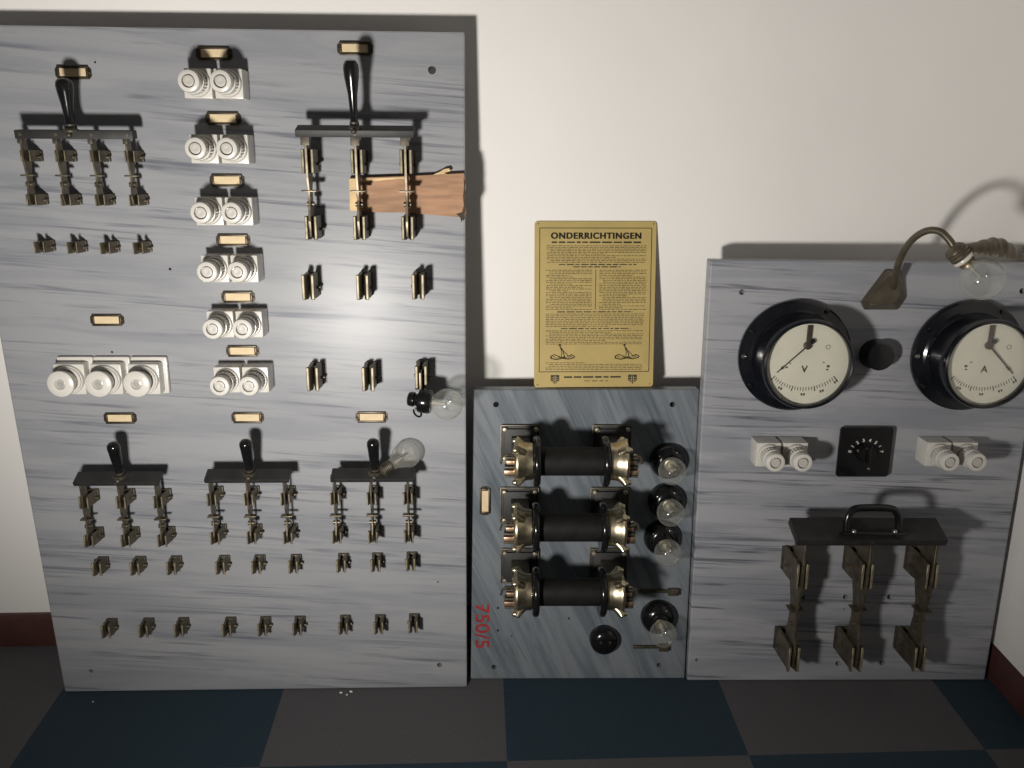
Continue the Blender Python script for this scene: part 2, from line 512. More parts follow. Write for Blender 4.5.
# ------------------------------------------------------------------ porcelain fuses
def make_fuse():
    t = thing('fuse_holder', '', 'fuse holder')
    b = MB(); b.box((0, 0, 0.020), (0.0455, 0.0465, 0.040), 0.0022)
    b.build('base', 'porcelain', t)
    b = MB(); b.lathe([(0.0215, 0.039), (0.0215, 0.044), (0.0205, 0.046), (0.0165, 0.0462), (0.0165, 0.039)], 40)
    b.build('collar', 'porcelain', t)
    b = MB()
    b.lathe([(0.0140, 0.040), (0.0140, 0.0495), (0.0190, 0.0505), (0.0190, 0.0640), (0.0182, 0.0655), (0.0148, 0.0660), (0.0148, 0.0690), (0.0172, 0.0705), (0.0178, 0.078), (0.0164, 0.0838),
             (0.0128, 0.0855), (0.0105, 0.0855), (0.0104, 0.0845), (0.0102, 0.0770), (0, 0.0770)], 48, None, (0.0500, 0.0645, 0.10))
    cap = b.build('cap', 'porcelain', t)
    b = MB(); b.lathe([(0.0084, 0.0769), (0.0084, 0.0835), (0.0066, 0.0840), (0.0030, 0.0836), (0, 0.0832)], 24); b.build('indicator', 'porcelain_grey', cap)
    return t
fuse0 = make_fuse()
ORD = ['topmost', 'second', 'third', 'fourth', 'fifth', 'lowest']
# front-face centres (x of left and right unit, y) measured on the front of the bases
PAIRS = [((197, 228), 83.5), ((204, 233.5), 149), ((208.5, 238.5), 211.5), ((214.5, 244), 269), ((219, 249.5), 324.5), ((225.5, 256), 380)]
first = [True]
def put_fuse(fr, px, py, h, lab, group, src=fuse0):
    o = dup(src) if not first[0] else src
    first[0] = False
    o['label'] = lab; o['group'] = group
    p = at(fr, px, py, h); place(o, fr, p.x, p.y)
    return p
for k, ((xa, xb), y) in enumerate(PAIRS):
    which = ORD[k] + ('' if k in (0, 5) else ' from top')
    pa = at(FL, xa + 0.5, y, 0.04); pb = at(FL, xb + 0.5, y, 0.04)
    mid = (pa + pb) / 2
    for s, w in ((-1, 'left'), (1, 'right')):
        o = fuse0 if first[0] else dup(fuse0)
        first[0] = False
        o['label'] = f'{w} white porcelain fuse of the {which} pair in the fuse column'
        o['group'] = 'small porcelain fuses'
        place(o, FL, mid.x + s * 0.0248, mid.y)
for (xa, xb), y, nm in (((768.5, 795), 456.5, 'left of the black dial switch'), ((939, 964), 456, 'right of the black dial switch')):
    pa = at(FR, xa, y - 1.5, 0.04); pb = at(FR, xb, y - 1.5, 0.04)
    mid = (pa + pb) / 2
    for s, w in ((-1, 'left'), (1, 'right')):
        o = dup(fuse0)
        o['label'] = f'{w} white porcelain fuse of the pair {nm}'
        o['group'] = 'small porcelain fuses'
        place(o, FR, mid.x + s * 0.0248, mid.y)
def make_fat_fuse():
    t = thing('fuse_holder', '', 'fuse holder', 'fat porcelain fuses')
    b = MB(); b.box((0.002, 0.002, 0.005), (0.064, 0.068, 0.010), 0.004); b.build('back_plate', 'porcelain', t)
    b = MB(); b.box((0, 0, 0.0205), (0.054, 0.056, 0.023), 0.004); b.build('base', 'porcelain', t)
    b = MB(); b.lathe([(0.0260, 0.031), (0.0260, 0.036), (0.0250, 0.038), (0.0237, 0.0382), (0.0237, 0.0415), (0.0220, 0.043), (0.0195, 0.043), (0.0195, 0.031)], 44); b.build('collar', 'porcelain', t)
    b = MB(); b.lathe([(r, .034 + (z - .045) * .72) for r, z in [(0.0185, 0.045), (0.0185, 0.060), (0.0200, 0.068), (0.0222, 0.078), (0.0232, 0.084), (0.0226, 0.0885), (0.0200, 0.0905), (0.0120, 0.0925), (0.0098, 0.0925), (0.0090, 0.0915), (0.0088, 0.0860), (0, 0.0860)]], 44)
    cap = b.build('cap', 'porcelain', t)
    b = MB(); b.lathe([(r, .034 + (z - .045) * .72) for r, z in [(0.0080, 0.0862), (0.0080, 0.0870), (0.0050, 0.0885), (0, 0.0880)]], 24); b.build('indicator', 'fuse_eye', cap)
    return t
fat0 = make_fat_fuse()
for k, (x, lab) in enumerate(((69, 'leftmost of the three fat white porcelain fuses with smooth round caps'), (106, 'middle of the three fat white porcelain fuses with smooth round caps'), (143.5, 'rightmost of the three fat white porcelain fuses with smooth round caps'))):
    o = fat0 if k == 0 else dup(fat0)
    o['label'] = lab
    p = at(FL, x + 0.5, 379.5, 0.032); place(o, FL, p.x, p.y)

# ------------------------------------------------------------------ contact clips
def jaw_mesh(mb, s, gap, t, hgt, L, zb=0.004, flare=0.003, x0=0.0, y0=0.0, leaves=1):
    """one spring jaw: profile in x-z, extruded along y"""
    for k in range(leaves):
        g = gap / 2 + k * (t + 0.0004)
        Lk = L - k * L * 0.16
        hk = hgt - k * hgt * 0.12
        prof = [(g + .001, zb), (g + .001, L * .35), (g, L * .62), (g - gap * .18 if leaves == 1 else g, Lk * .82), (g + flare * .6, Lk * .97), (g + flare, Lk)]
        outer = [(x + t, z) for x, z in reversed(prof)]
        outer[0] = (prof[-1][0] + t * .75, Lk + .0004)
        poly = [(s * x, z) for x, z in prof + outer]
        mtx = Matrix(((1, 0, 0, x0), (0, 0, 1, y0), (0, 1, 0, 0), (0, 0, 0, 1)))
        mb.prism(poly, -hk / 2, hk / 2, 0.0006, 1, mtx)

def clip_parts(t, hgt, gap, th, L, front='bronze', x0=0.0, y0=0.0, leaves=1, stud=True, names=('clip_base', 'jaw', 'screw')):
    b = MB(); b.box((x0, y0, 0.0035), (gap + 2 * th * leaves + 0.006, hgt * 0.92, 0.007), 0.0012)
    b.box((x0, y0, L * 0.16), (gap + 2 * th * leaves, hgt * 0.5, L * 0.32), 0.001)
    b.build(names[0], 'bronze_dark', t)
    for s in (-1, 1):
        b = MB(); jaw_mesh(b, s, gap, th, hgt, L, x0=x0, y0=y0, leaves=leaves); jo = b.build(names[1], front, t)
        b = MB(); b.box((x0 + s * (gap / 2 + .003 + th * .36), y0, L + .0002), (th * .62, hgt * .96, .0014), .0004, 1); b.build('lit_jaw_edge', 'lit_edge_metal', jo)  # added strip, coloured lighter for the light caught by the jaw's front
    if stud:
        b = MB(); b.cyl((x0 - gap / 2 - th - .006, y0 - hgt * .1, L * .32), (x0 + gap / 2 + th + .006, y0 - hgt * .1, L * .32), 0.0028, 12)
        b.build(names[2], 'bronze', t)

def make_clip(hgt, gap, th, L, group, cat='contact clip'):
    t = thing('contact_clip', '', cat, group)
    clip_parts(t, hgt, gap, th, L)
    return t

def row(src, fr, pts, h, labels, group):
    for i, ((x, y), lab) in enumerate(zip(pts, labels)):
        o = src if i == 0 else dup(src)
        o['label'] = lab; o['group'] = group
        p = at(fr, x, y, h); place(o, fr, p.x, p.y)

O4 = ['leftmost', 'second from left', 'third from left', 'rightmost']
c = make_clip(0.0195, 0.0080, 0.0022, 0.040, '')
row(c, FL, [(39, 247.5), (72, 248), (105, 248.5), (138, 248.5)], 0.040, [f'dull bronze contact clip, {w} in the row under the four-pole switch' for w in O4], 'clips under the four-pole switch')
big_clip = make_clip(0.043, 0.0055, 0.0062, 0.050, '')
O3 = ['left', 'middle', 'right']
row(big_clip, FL, [(308, 287.5), (362.5, 287.5), (418, 287)], 0.05, [f'{w} tall bronze contact clip in the row right below the large three-pole switch' for w in O3], 'tall clips, upper row')
c2 = dup(big_clip)
row(c2, FL, [(312.5, 379.5), (368, 379.5), (421, 378)], 0.05, ['left tall bronze contact clip in the row above the lower switch labels',
     'middle tall bronze contact clip in the row above the lower switch labels', 'tall bronze contact clip holding the black lamp socket'], 'tall clips, lower row')
small_clip = make_clip(0.026, 0.0055, 0.0045, 0.034, '')
ONE9 = ['first', 'second', 'third', 'fourth', 'fifth', 'sixth', 'seventh', 'eighth', 'ninth']
row(small_clip, FL, [(96.5, 570), (134.5, 569.5), (171, 569), (220, 568.5), (256, 568), (293, 567.5), (341, 566.5), (375.5, 566), (410.5, 565)], 0.034,
    [f'{w} bronze clip from left in the row directly under the lower switches' for w in ONE9], 'small clips, upper row')
c3 = dup(small_clip)
row(c3, FL, [(105.5, 632.5), (143, 632), (178.5, 631.5), (226.5, 631), (262, 630.5), (297, 630), (343, 629), (378.5, 628.5), (413, 627.5)], 0.034,
    [f'{w} bronze clip from left in the bottom row near the floor' for w in ONE9], 'small clips, bottom row')

# ------------------------------------------------------------------ knife switches
def handle_black(t, base, L, r_tip, r_neck, tilt):
    """pear-shaped grip rising from the bar, leaning out from the slab by tilt degrees"""
    d = Vector((0, math.cos(R(tilt)), math.sin(R(tilt))))
    prof = [(r_neck * .8, 0), (r_neck * 1.25, 0.003), (r_neck * 1.25, 0.007), (r_neck, 0.010), (r_neck * 1.02, L * .30), (r_neck * 1.22, L * .5), (r_tip * .93, L * .74),
            (r_tip, L * .86), (r_tip * .93, L * .93), (r_tip * .66, L * .985), (r_tip * .3, L * 1.0), (0, L * 1.003)]
    b = MB(); b.lathe(prof, 28, axis_mtx(base, d)); return b.build('handle', 'black', t)

def knife_switch(label, group, poles, pitch, dv, jaw, bar, handle, blade, up_leaves=1):
    """origin at the middle of the lower clips; jaw=(height, gap, thick, length); bar=(length, y, z, thick, depth, tilt)"""
    t = thing('knife_switch', label, 'knife switch', group)
    xs = [(i - (poles - 1) / 2) * pitch for i in range(poles)]
    hgt, gap, th, L = jaw
    bl, by, bz, bt, bd, tilt, bx0 = bar
    bw, z0, z1 = blade
    for x in xs:
        clip_parts(t, hgt, gap, th, L, 'bronze', x, 0.0, up_leaves, True, ('hinge_base', 'hinge_jaw', 'screw'))
        clip_parts(t, hgt, gap, th, L, 'bronze', x, dv, up_leaves, True, ('clip_base', 'clip_jaw', 'screw'))
        b = MB()
        m = (z0 + z1) / 2
        poly = [(-hgt * .35, z0 + .006), (-hgt * .46, m), (-hgt * .35, z1 - .003), (hgt * .3, z1), (dv * .42, z1 - (z1 - z0) * .18), (dv * .55, z1 - (z1 - z0) * .18), (dv - hgt * .7, z1),
                (by - bt * .4, z1 + .002), (by - bt * .4, z0 + .010), (dv - hgt * .7, z0), (dv * .6, z0 + (z1 - z0) * .2), (dv * .4, z0 + (z1 - z0) * .2), (hgt * .3, z0)]
        mt = Matrix(((0, 0, 1, x), (1, 0, 0, 0), (0, 1, 0, 0), (0, 0, 0, 1)))
        b.prism(poly, -bw / 2, bw / 2, 0.0004, 1, mt)
        bo = b.build('blade', 'bronze', t)
        b = MB(); b.box((x, by - bt * .5 - hgt * .18, z1 + .0015), (bw + 2 * th * .9, hgt * .5, .006), 0.0008); b.build('tab', 'bronze_dark', bo)
        b = MB(); b.box((x, dv * .56, z1 - (z1 - z0) * .4), (gap + 2 * th + 0.008, 0.0028, (z1 - z0) * .5), 0.0006)
        b.cyl((x - .006, dv * .36, (z0 + z1) / 2), (x + .006, dv * .36, (z0 + z1) / 2), 0.0042, 12)
        b.build('stop', 'bronze', bo)
    mt = Matrix.Translation((bx0, by, bz)) @ Matrix.Rotation(R(tilt), 4, 'X')
    b = MB(); b.box((0, 0, 0), (bl, bt, bd), 0.0012, 2, mt); bar_o = b.build('crossbar', 'black_dull', t)
    for x in xs[1:-1] if poles == 3 else xs[:]:
        b = MB(); b.lathe([(0.003, 0), (0.003, 0.001), (0, 0.0013)], 10, mt @ Matrix.Translation((x, 0, bd / 2)))
        b.build('bar_screw', 'bronze_dark', bar_o)
    if handle:
        hl, rt, rn, ht, hx, dz = handle
        h = handle_black(t, (hx, by + bt * .4, bz + dz), hl, rt, rn, ht)
        b = MB(); b.lathe([(rn * 1.7, 0), (rn * 1.7, .003), (rn * 1.2, .006), (rn * 1.2, .012), (0, .012)], 20, axis_mtx((hx, by + bt * .25, bz + dz), (0, math.cos(R(ht)), math.sin(R(ht)))))
        b.build('ferrule', 'bronze_dark', h)
        b = MB(); b.ball((hx, by - bt * .1, bz + dz + bd * .45), 0.0045, 12); b.build('bolt', 'bronze_dark', h)
    return t

# four-pole switch, top left
h4 = 0.042
pl = at(FL, 30.5, 200, h4 + .002); pr = at(FL, 133.5, 200, h4 + .002); pu = at(FL, 78, 156, h4)
pb = at(FL, 74.5, 134.3, 0.058)
sw4 = knife_switch('four-pole knife switch with black bar and short handle at top left', None, 4, (pr.x - pl.x) / 3, pu.y - pl.y, (0.0185, 0.0070, 0.0026, h4),
                   (0.187, pb.y - pl.y, 0.056, 0.0135, 0.020, 5, 0.0085), (0.080, 0.0134, 0.0076, 4, 0.003, 0.004), (0.0030, 0.026, 0.050))
place(sw4, FL, (pl.x + pr.x) / 2, pl.y)
# large three-pole switch, top middle
hb = 0.055
pl = at(FL, 311, 228, hb); pr = at(FL, 407.5, 228, hb); pu = at(FL, 358, 161.5, hb)
pb = at(FL, 355, 131, 0.075)
swb = knife_switch('large three-pole knife switch with tall black handle above the wedged board', None, 3, (pr.x - pl.x) / 2, pu.y - pl.y, (0.039, 0.0052, 0.0058, hb),
                   (0.190, pb.y - pl.y, 0.063, 0.0115, 0.028, 20, 0.001), (0.104, 0.0125, 0.0062, 9, 0.0005, 0.004), (0.0040, 0.026, 0.064))
place(swb, FL, (pl.x + pr.x) / 2, pl.y)
# three small three-pole switches
hs = 0.046
for k, (xl, xr, yl, xu, yu, xb, yb_, lab) in enumerate(((88.5, 162, 542, 121, 503, 121.5, 479, 'left of the three lower three-pole knife switches, nearest the fat fuses'),
                               (215, 287.5, 539, 248, 501.5, 248.5, 478, 'middle of the three lower three-pole knife switches'),
                               (339, 406.5, 538, 374, 499, 373, 477, 'right of the three lower three-pole knife switches, with a loose bulb behind it'))):
    pl = at(FL, xl, yl, hs); pr = at(FL, xr, yl, hs); pu = at(FL, xu, yu, hs); pb = at(FL, xb, yb_, 0.062)
    if k == 0:
        sm = knife_switch(lab, 'lower three-pole knife switches', 3, (pr.x - pl.x) / 2, pu.y - pl.y, (0.0235, 0.0062, 0.0036, hs),
                          (0.149, pb.y - pl.y, 0.060, 0.0085, 0.028, 26, 0.007), (0.070, 0.0112, 0.0076, 13, 0.0105, -0.002), (0.0030, 0.024, 0.050))
        place(sm, FL, (pl.x + pr.x) / 2, pl.y)
        dv_small = pu.y - pl.y
    else:
        o = dup(sm, lab); place(o, FL, (pl.x + pr.x) / 2, pl.y)
# heavy three-pole switch on the right slab
hr_ = 0.085
pl = at(FR, 794, 660, hr_); pr = at(FR, 920, 660, hr_); pu = at(FR, 874, 577, hr_); pb = at(FR, 868, 532, 0.100)
swr = knife_switch('heavy three-pole knife switch with black loop handle, low on the right panel', None, 3, (pr.x - pl.x) / 2, pu.y - pl.y, (0.052, 0.0070, 0.0062, hr_),
                   (0.272, pb.y - pl.y, 0.098, 0.015, 0.056, 22, -0.017), None, (0.0046, 0.030, 0.088), 1)
place(swr, FR, (pl.x + pr.x) / 2, pl.y)
by = pb.y - pl.y; bxo = -0.017
b = MB()
mt = Matrix.Translation((bxo, by - .012, 0.103)) @ Matrix.Rotation(R(-20), 4, 'X')
loop = [(-0.047, 0.006, 0.020), (-0.047, 0.034, 0.026), (-0.041, 0.050, 0.030), (-0.026, 0.057, 0.031), (0.026, 0.057, 0.031), (0.041, 0.050, 0.030), (0.047, 0.034, 0.026), (0.047, 0.006, 0.020)]
pts = []
L_ = [mt @ Vector(p) for p in loop]
for i in range(len(L_) - 1):
    for k in range(4):
        p0, p1, p2, p3 = L_[max(i - 1, 0)], L_[i], L_[i + 1], L_[min(i + 2, len(L_) - 1)]
        q = k / 4
        pts.append(0.5 * ((2 * p1) + (p2 - p0) * q + (2 * p0 - 5 * p1 + 4 * p2 - p3) * q * q + (3 * p1 - p0 - 3 * p2 + p3) * q ** 3))
pts.append(L_[-1])
b.tube(pts, 0.0066, 14)
hd = b.build('loop_handle', 'black', swr)
b = MB(); b.box((0, 0.011, 0.024), (0.118, 0.006, 0.018), 0.0025, 2, mt); b.build('handle_foot', 'black', hd)
for s in (-1, 1):
    b = MB(); b.ball(mt @ Vector((s * 0.037, 0.015, 0.030)), 0.0045, 12); b.build('bolt', 'steel', hd)

# ------------------------------------------------------------------ bulbs
def globe_profile(r, neck_r, neck_l, n=18):
    """glass outline from the neck (z=0) up to the crown"""
    a0 = math.asin(min(0.98, neck_r / r))
    zc = neck_l + r * math.cos(a0)
    prof = [(neck_r, 0.0), (neck_r, neck_l * .5)]
    for i in range(n + 1):
        a = PI - a0 + (0 - (PI - a0)) * i / n
        prof.append((max(0.0, r * math.sin(a)), zc + r * math.cos(a)))
    prof[-1] = (0.0, prof[-1][1])
    return prof, zc

def bulb_parts(t, mtx, r, neck_r, neck_l, glass='glass', cap_l=0.018, metal='brass_pale'):
    """screw cap below z=0, glass above"""
    prof, zc = globe_profile(r, neck_r, neck_l)
    b = MB(); b.shell(prof, 36, mtx); g = b.build('glass_globe', glass, t)
    b = MB(); b.lathe([(neck_r * .45, 0.0), (neck_r * .45, neck_l), (neck_r * .22, neck_l + r * .3), (neck_r * .16, zc - r * .1), (0, zc - r * .08)], 14, mtx)
    s = b.build('glass_stem', 'white_stem', g)
    b = MB()
    pts = [mtx @ Vector((r * .34 * math.cos(2 * PI * k / 10), r * .34 * math.sin(2 * PI * k / 10), zc + (r * .16 if k % 2 else -r * .10))) for k in range(10)]
    b.tube(pts, 0.00035, 6, True)
    for k in range(0, 10, 2):
        b.cyl(mtx @ Vector((0, 0, zc - r * .12)), pts[k], 0.0003, 5)
    b.build('filament', 'steel', g)
    pr = [(neck_r * .6, -cap_l), (neck_r * .95, -cap_l + .002)]
    for k in range(5):
        z = -cap_l + .003 + k * (cap_l - .004) / 5
        pr += [(neck_r * 1.08, z), (neck_r * .95, z + (cap_l - .004) / 10)]
    pr += [(neck_r * 1.04, 0.001)]
    b = MB(); b.lathe(pr, 24, mtx); b.build('screw_cap', metal, t)

def panel_lamp(label, group, tiltx, tilty, rings):
    """round black bakelite socket on the slab with a small clear globe bulb"""
    t = thing('indicator_lamp', label, 'lamp', group)
    b = MB(); b.lathe([(0.0355, 0), (0.0355, 0.006), (0.0345, 0.012), (0.0295, 0.020), (0.0215, 0.0255), (0.0175, 0.027), (0, 0.027)], 40)
    so = b.build('socket_base', 'black', t)
    for sx, sy in ((0.012, 0.021), (-0.02, 0.014)):
        b = MB(); b.lathe([(0.0022, .019), (0.0022, 0.0235), (0, 0.0245)], 10, Matrix.Translation((sx, sy, 0))); b.build('screw', 'steel', so)
    d = Vector((tiltx, tilty, 1)).normalized()
    ax = axis_mtx((0, 0, 0.024), d)
    pr = [(0.0165, -.004)]
    for k in range(rings):
        z = 0.001 + k * 0.0048
        pr += [(0.0165, z), (0.0176, z + .0012), (0.0176, z + .0030), (0.0162, z + .0042)]
    zt = 0.001 + rings * .0048
    pr += [(0.0158, zt), (0.0130, zt + .0005), (0.0130, zt - .003), (0, zt - .003)]
    b = MB(); b.lathe(pr, 32, ax); b.build('socket_collar', 'black', t)
    bulb_parts(t, ax @ Matrix.Translation((0, 0, zt + .002)), 0.0258, 0.0105, 0.004, cap_l=.008)
    return t
for x, y, rings, tx_, ty_, lab in ((669, 462, 2, -0.10, -0.04, 'clear round bulb in black socket beside the top spool, topmost of four'),
                        (667, 502, 2, -0.08, -0.06, 'clear round bulb in black socket beside the middle spool, second from top'),
                        (662.5, 539, 3, 0.0, -0.10, 'clear round bulb in ribbed black socket, third from top of the blue-grey panel'),
                        (659, 618.5, 2, -0.03, -0.14, 'clear round bulb in black socket, lowest on the blue-grey panel')):
    o = panel_lamp(lab, 'bulbs on the blue-grey panel', tx_, ty_, rings)
    p = at(FM, x, y, 0.012); place(o, FM, p.x, p.y)

# ------------------------------------------------------------------ spool transformers
def transformer(label):
    t = thing('spool_transformer', label, 'transformer', 'spool transformers')
    # origin midway between the two mounting plates on the slab
    HX, AX = 0.0875, 0.121      # half spacing of plates, height of the axis
    X = Matrix.Rotation(R(90), 4, 'Y')
    b = MB(); b.lathe([(0.0255, -0.062), (0.0255, 0.062)], 40, Matrix.Translation((0, 0, AX)) @ X)
    b.build('coil_body', 'black_wrap', t)
    for s in (-1, 1):
        fx = s * 0.061
        b = MB(); b.lathe([(0.016, -.005), (0.042, -.006), (0.0445, -.004), (0.0455, 0), (0.0445, .004), (0.042, .006), (0.016, .006)], 48, Matrix.Translation((fx, 0, AX)) @ X)
        b.build('flange', 'black', t)
        # mounting plate with rim and corner screws
        px = s * HX
        b = MB(); b.box((px, 0, 0.004), (0.074, 0.072, 0.008), 0.003)
        b.box((px, 0, 0.011), (0.062, 0.060, 0.008), 0.002)
        pl_ = b.build('mounting_plate', 'black_dull', t)
        b = MB()
        for rx, ry, wx, wy in ((px, .0355, .074, .002), (px, -.0355, .074, .002), (px - .0365, 0, .002, .071), (px + .0365, 0, .002, .071)):
            b.box((rx, ry, .0075), (wx, wy, .004), .0006)
        b.build('plate_rim', 'bronze', pl_)
        for sx in (-1, 1):
            for sy in (-1, 1):
                b = MB(); b.lathe([(0.0048, 0.007), (0.0048, 0.0145), (0.0036, 0.0165), (0, 0.0172)], 12, Matrix.Translation((px + sx * .0295, sy * .0285, 0)))
                b.build('screw', 'brass_pale', pl_)
        b = MB(); b.box((px, 0, 0.055), (0.034, 0.034, 0.084), 0.003)
        b.build('pedestal', 'bronze_dark', t)
        # brass end bell flaring towards the outside
        q = Matrix.Translation((s * 0.066, 0, AX)) @ (X if s > 0 else Matrix.Rotation(R(-90), 4, 'Y'))
        b = MB(); b.lathe([(0.030, 0), (0.0330, .003), (0.0335, .011), (0.0350, .018), (0.0385, .024), (0.0405, .029), (0.0395, .032), (0.0350, .0345), (0.020, .0365), (0, .0365)], 40, q)
        bell = b.build('end_bell', 'brass', t)
        for k in range(4):
            a = R(45 + 90 * k)
            lx, ly = math.cos(a), math.sin(a)
            b = MB()
            b.tube([q @ Vector((lx * .030, ly * .030, .020)), q @ Vector((lx * .039, ly * .039, .0270)), q @ Vector((lx * .0470, ly * .0470, .030))], [0.0085, 0.0075, 0.0050], 12)
            b.lathe([(0.0048, .026), (0.0048, .036), (0.0030, .0385), (0, .039)], 10, q @ Matrix.Translation((lx * .0415, ly * .0415, 0)))
            b.build('lug', 'brass', bell)
        # terminals
        b = MB()
        b.box((s * 0.109, -0.016, AX + .010), (0.020, 0.009, 0.016), .002)
        b.box((s * 0.107, 0.002, AX + .010), (0.016, 0.008, 0.013), .002)
        b.build('terminal', 'copper', t)
        b = MB()
        for yy in (-0.0225, -0.006, 0.0115):
            b.box((s * 0.107, yy, AX + .010), (0.022, 0.0035, 0.018), .001)
        b.build('terminal_clamp', 'bronze_dark', t)
        b = MB(); b.tube([(s * .102, .012, AX + .012), (s * .112, .018, AX + .016), (s * .122, .012, AX + .016), (s * .125, .000, AX + .012)], 0.0022, 8)
        b.build('wire', 'bronze_dark', t)
    return t
TR = [(520.5, 611.5, 443.5, 'top black spool transformer with brass ends on the blue-grey panel'),
      (520.0, 609.0, 505.5, 'middle black spool transformer with brass ends on the blue-grey panel'),
      (520.5, 607.5, 566.0, 'bottom black spool transformer with brass ends on the blue-grey panel')]
for k, (xa, xb, y, lab) in enumerate(TR):
    pa, pb = at(FM, xa, y, .008), at(FM, xb, y, .008)
    o = transformer(lab) if k == 0 else dup(tr0, lab)
    if k == 0: tr0 = o
    place(o, FM, (pa.x + pb.x) / 2, pa.y)

# bakelite cap
t = thing('junction_cap', 'round black bakelite cap without a bulb, low on the blue-grey panel', 'cap')
b = MB(); b.lathe([(0.0295, 0), (0.0295, .008), (0.0285, .015), (0.0245, .021), (0.017, .025), (0.008, .0262), (0, .0262)], 40); b.build('cover', 'black', t)
for s in (-1, 1):
    b = MB(); b.lathe([(0.0022, .024), (0.0022, .0268), (0, .0275)], 10, Matrix.Translation((s * .009, .004, 0))); b.build('screw', 'bronze_dark', t)
p = at(FM, 604.5, 641, .012); place(t, FM, p.x, p.y)
# two little slotted strips
for (x0, x1, y, lab) in ((640, 678, 590.5, 'thin metal contact strip right of the bottom spool'), (633, 668, 646, 'thin metal contact strip behind the lowest bulb')):
    t = thing('contact_strip', lab, 'contact strip', 'thin contact strips')
    pa, pb = at(FM, x0, y), at(FM, x1, y); w = pb.x - pa.x
    b = MB(); b.box((0, 0, .003), (w, .006, .006), .001); b.build('strip', 'bronze_dark', t)
    b = MB(); b.box((w * .36, 0, .006), (w * .28, .013, .012), .0015); b.box((w * .36, .003, .0135), (w * .2, .003, .004), .0008); b.build('terminal', 'bronze', t)
    place(t, FM, (pa.x + pb.x) / 2, pa.y)
# red painted rating
b = MB()
pa, pb = at(FM, 482, 604), at(FM, 482, 648)
hgt = abs(pa.y - pb.y)
add_text(b, '750/5', 0.03, Matrix.Rotation(R(-90), 4, 'Z'), 0.0004, width=hgt, height=0.029)
b.box((0.001, hgt * .41, 0.0001), (0.0022, 0.014, 0.0003))
o = b.build('painted_rating', 'red_paint', slab_m, 'red hand-painted 750/5 reading downward')
o.matrix_parent_inverse = Matrix.Identity(4)
o.location = (pa.x + 0.0005, (pa.y + pb.y) / 2, 0.0003)

# ------------------------------------------------------------------ lamp socket held in the clip, and the loose bulb
t = thing('socket_lamp', 'clear round bulb in black socket clamped to a tall clip near panel edge', 'lamp')
p = at(FL, 421, 378, 0.05)
ps = at(FL, 428, 401.5, 0.072); pg = at(FL, 443, 403, 0.078)
ORG = Vector((p.x, p.y, 0))
def loc(fr, x, y, h):
    q = at(fr, x, y, h); return Vector((q.x, q.y, h)) - ORG
s0 = loc(FL, 407.5, 398.5, .070); s1 = loc(FL, 431.5, 402.0, .076); gcen = loc(FL, 444.5, 403.5, .080)
dirn = (s1 - s0).normalized(); ln = (s1 - s0).length
b = MB(); b.lathe([(0.007, 0), (0.0115, .002), (0.013, .006), (0.013, .012), (0.0105, .014), (0.0115, .017), (0.0205, .021), (0.0215, .025), (0.0215, ln - .004), (0.0195, ln), (0.012, ln), (0.012, ln - .004), (0, ln - .004)], 32, axis_mtx(s0, dirn))
b.build('socket', 'black', t)
mtx = axis_mtx(s1, dirn)
bulb_parts(t, mtx, 0.0275, 0.0115, 0.003, cap_l=.010)
b = MB(); b.box((0.0, -0.004, 0.052), (0.0042, 0.034, 0.028), .0008); b.build('spade', 'bronze', t)
lp = loc(FL, 415, 409, .068); lq = loc(FL, 420, 416, .066)
b = MB(); m = (lp + lq) / 2; dd = (lq - lp) / 2; nn = Vector((dd.y, -dd.x, 0)).normalized() * .0055
b.tube([m + dd * math.cos(a) * 1.1 + nn * math.sin(a) for a in [2 * PI * k / 16 for k in range(16)]], 0.0018, 8, True); b.build('wire_loop', 'black', t)
place(t, FL, p.x, p.y)

t = thing('light_bulb', 'loose clouded light bulb resting behind a black switch handle', 'bulb')
p = at(FL, 390, 466, 0.050); ORG = Vector((p.x, p.y, 0.050))
q = at(FL, 402.5, 457.5, 0.030); g = Vector((q.x, q.y, .030)) - ORG
mtx = axis_mtx((0, 0, 0), g)
prof = [(x * .86, z * .86) for x, z in [(0.0125, 0), (0.0135, .008), (0.0185, .018), (0.0245, .027), (0.0285, .037), (0.0300, .046), (0.0285, .056), (0.0240, .065), (0.016, .0725), (0.008, 0.0752), (0, .0758)]]
b = MB(); b.shell(prof, 36, mtx); gl = b.build('glass_globe', 'glass_old', t)
b = MB(); b.lathe([(0.005, 0.001), (0.004, .012), (0.0024, .02), (0.0014, .030), (0, .031)], 12, mtx); b.build('glass_stem', 'white_stem', gl)
b = MB(); pts = [mtx @ Vector((.011 * math.cos(2 * PI * k / 8), .011 * math.sin(2 * PI * k / 8), .04 + (.004 if k % 2 else -.004))) for k in range(8)]
b.tube(pts, .0003, 6, True); b.build('filament', 'steel', gl)
pr = [(0.005, -.022), (0.0095, -.0195)]
for k in range(5): pr += [(0.0115, -.018 + k * .0036), (0.0104, -.0162 + k * .0036)]
pr += [(0.0112, .001)]
b = MB(); b.lathe(pr, 24, mtx); b.build('screw_cap', 'bronze_dark', t)
place(t, FL, p.x, p.y, 0.050)

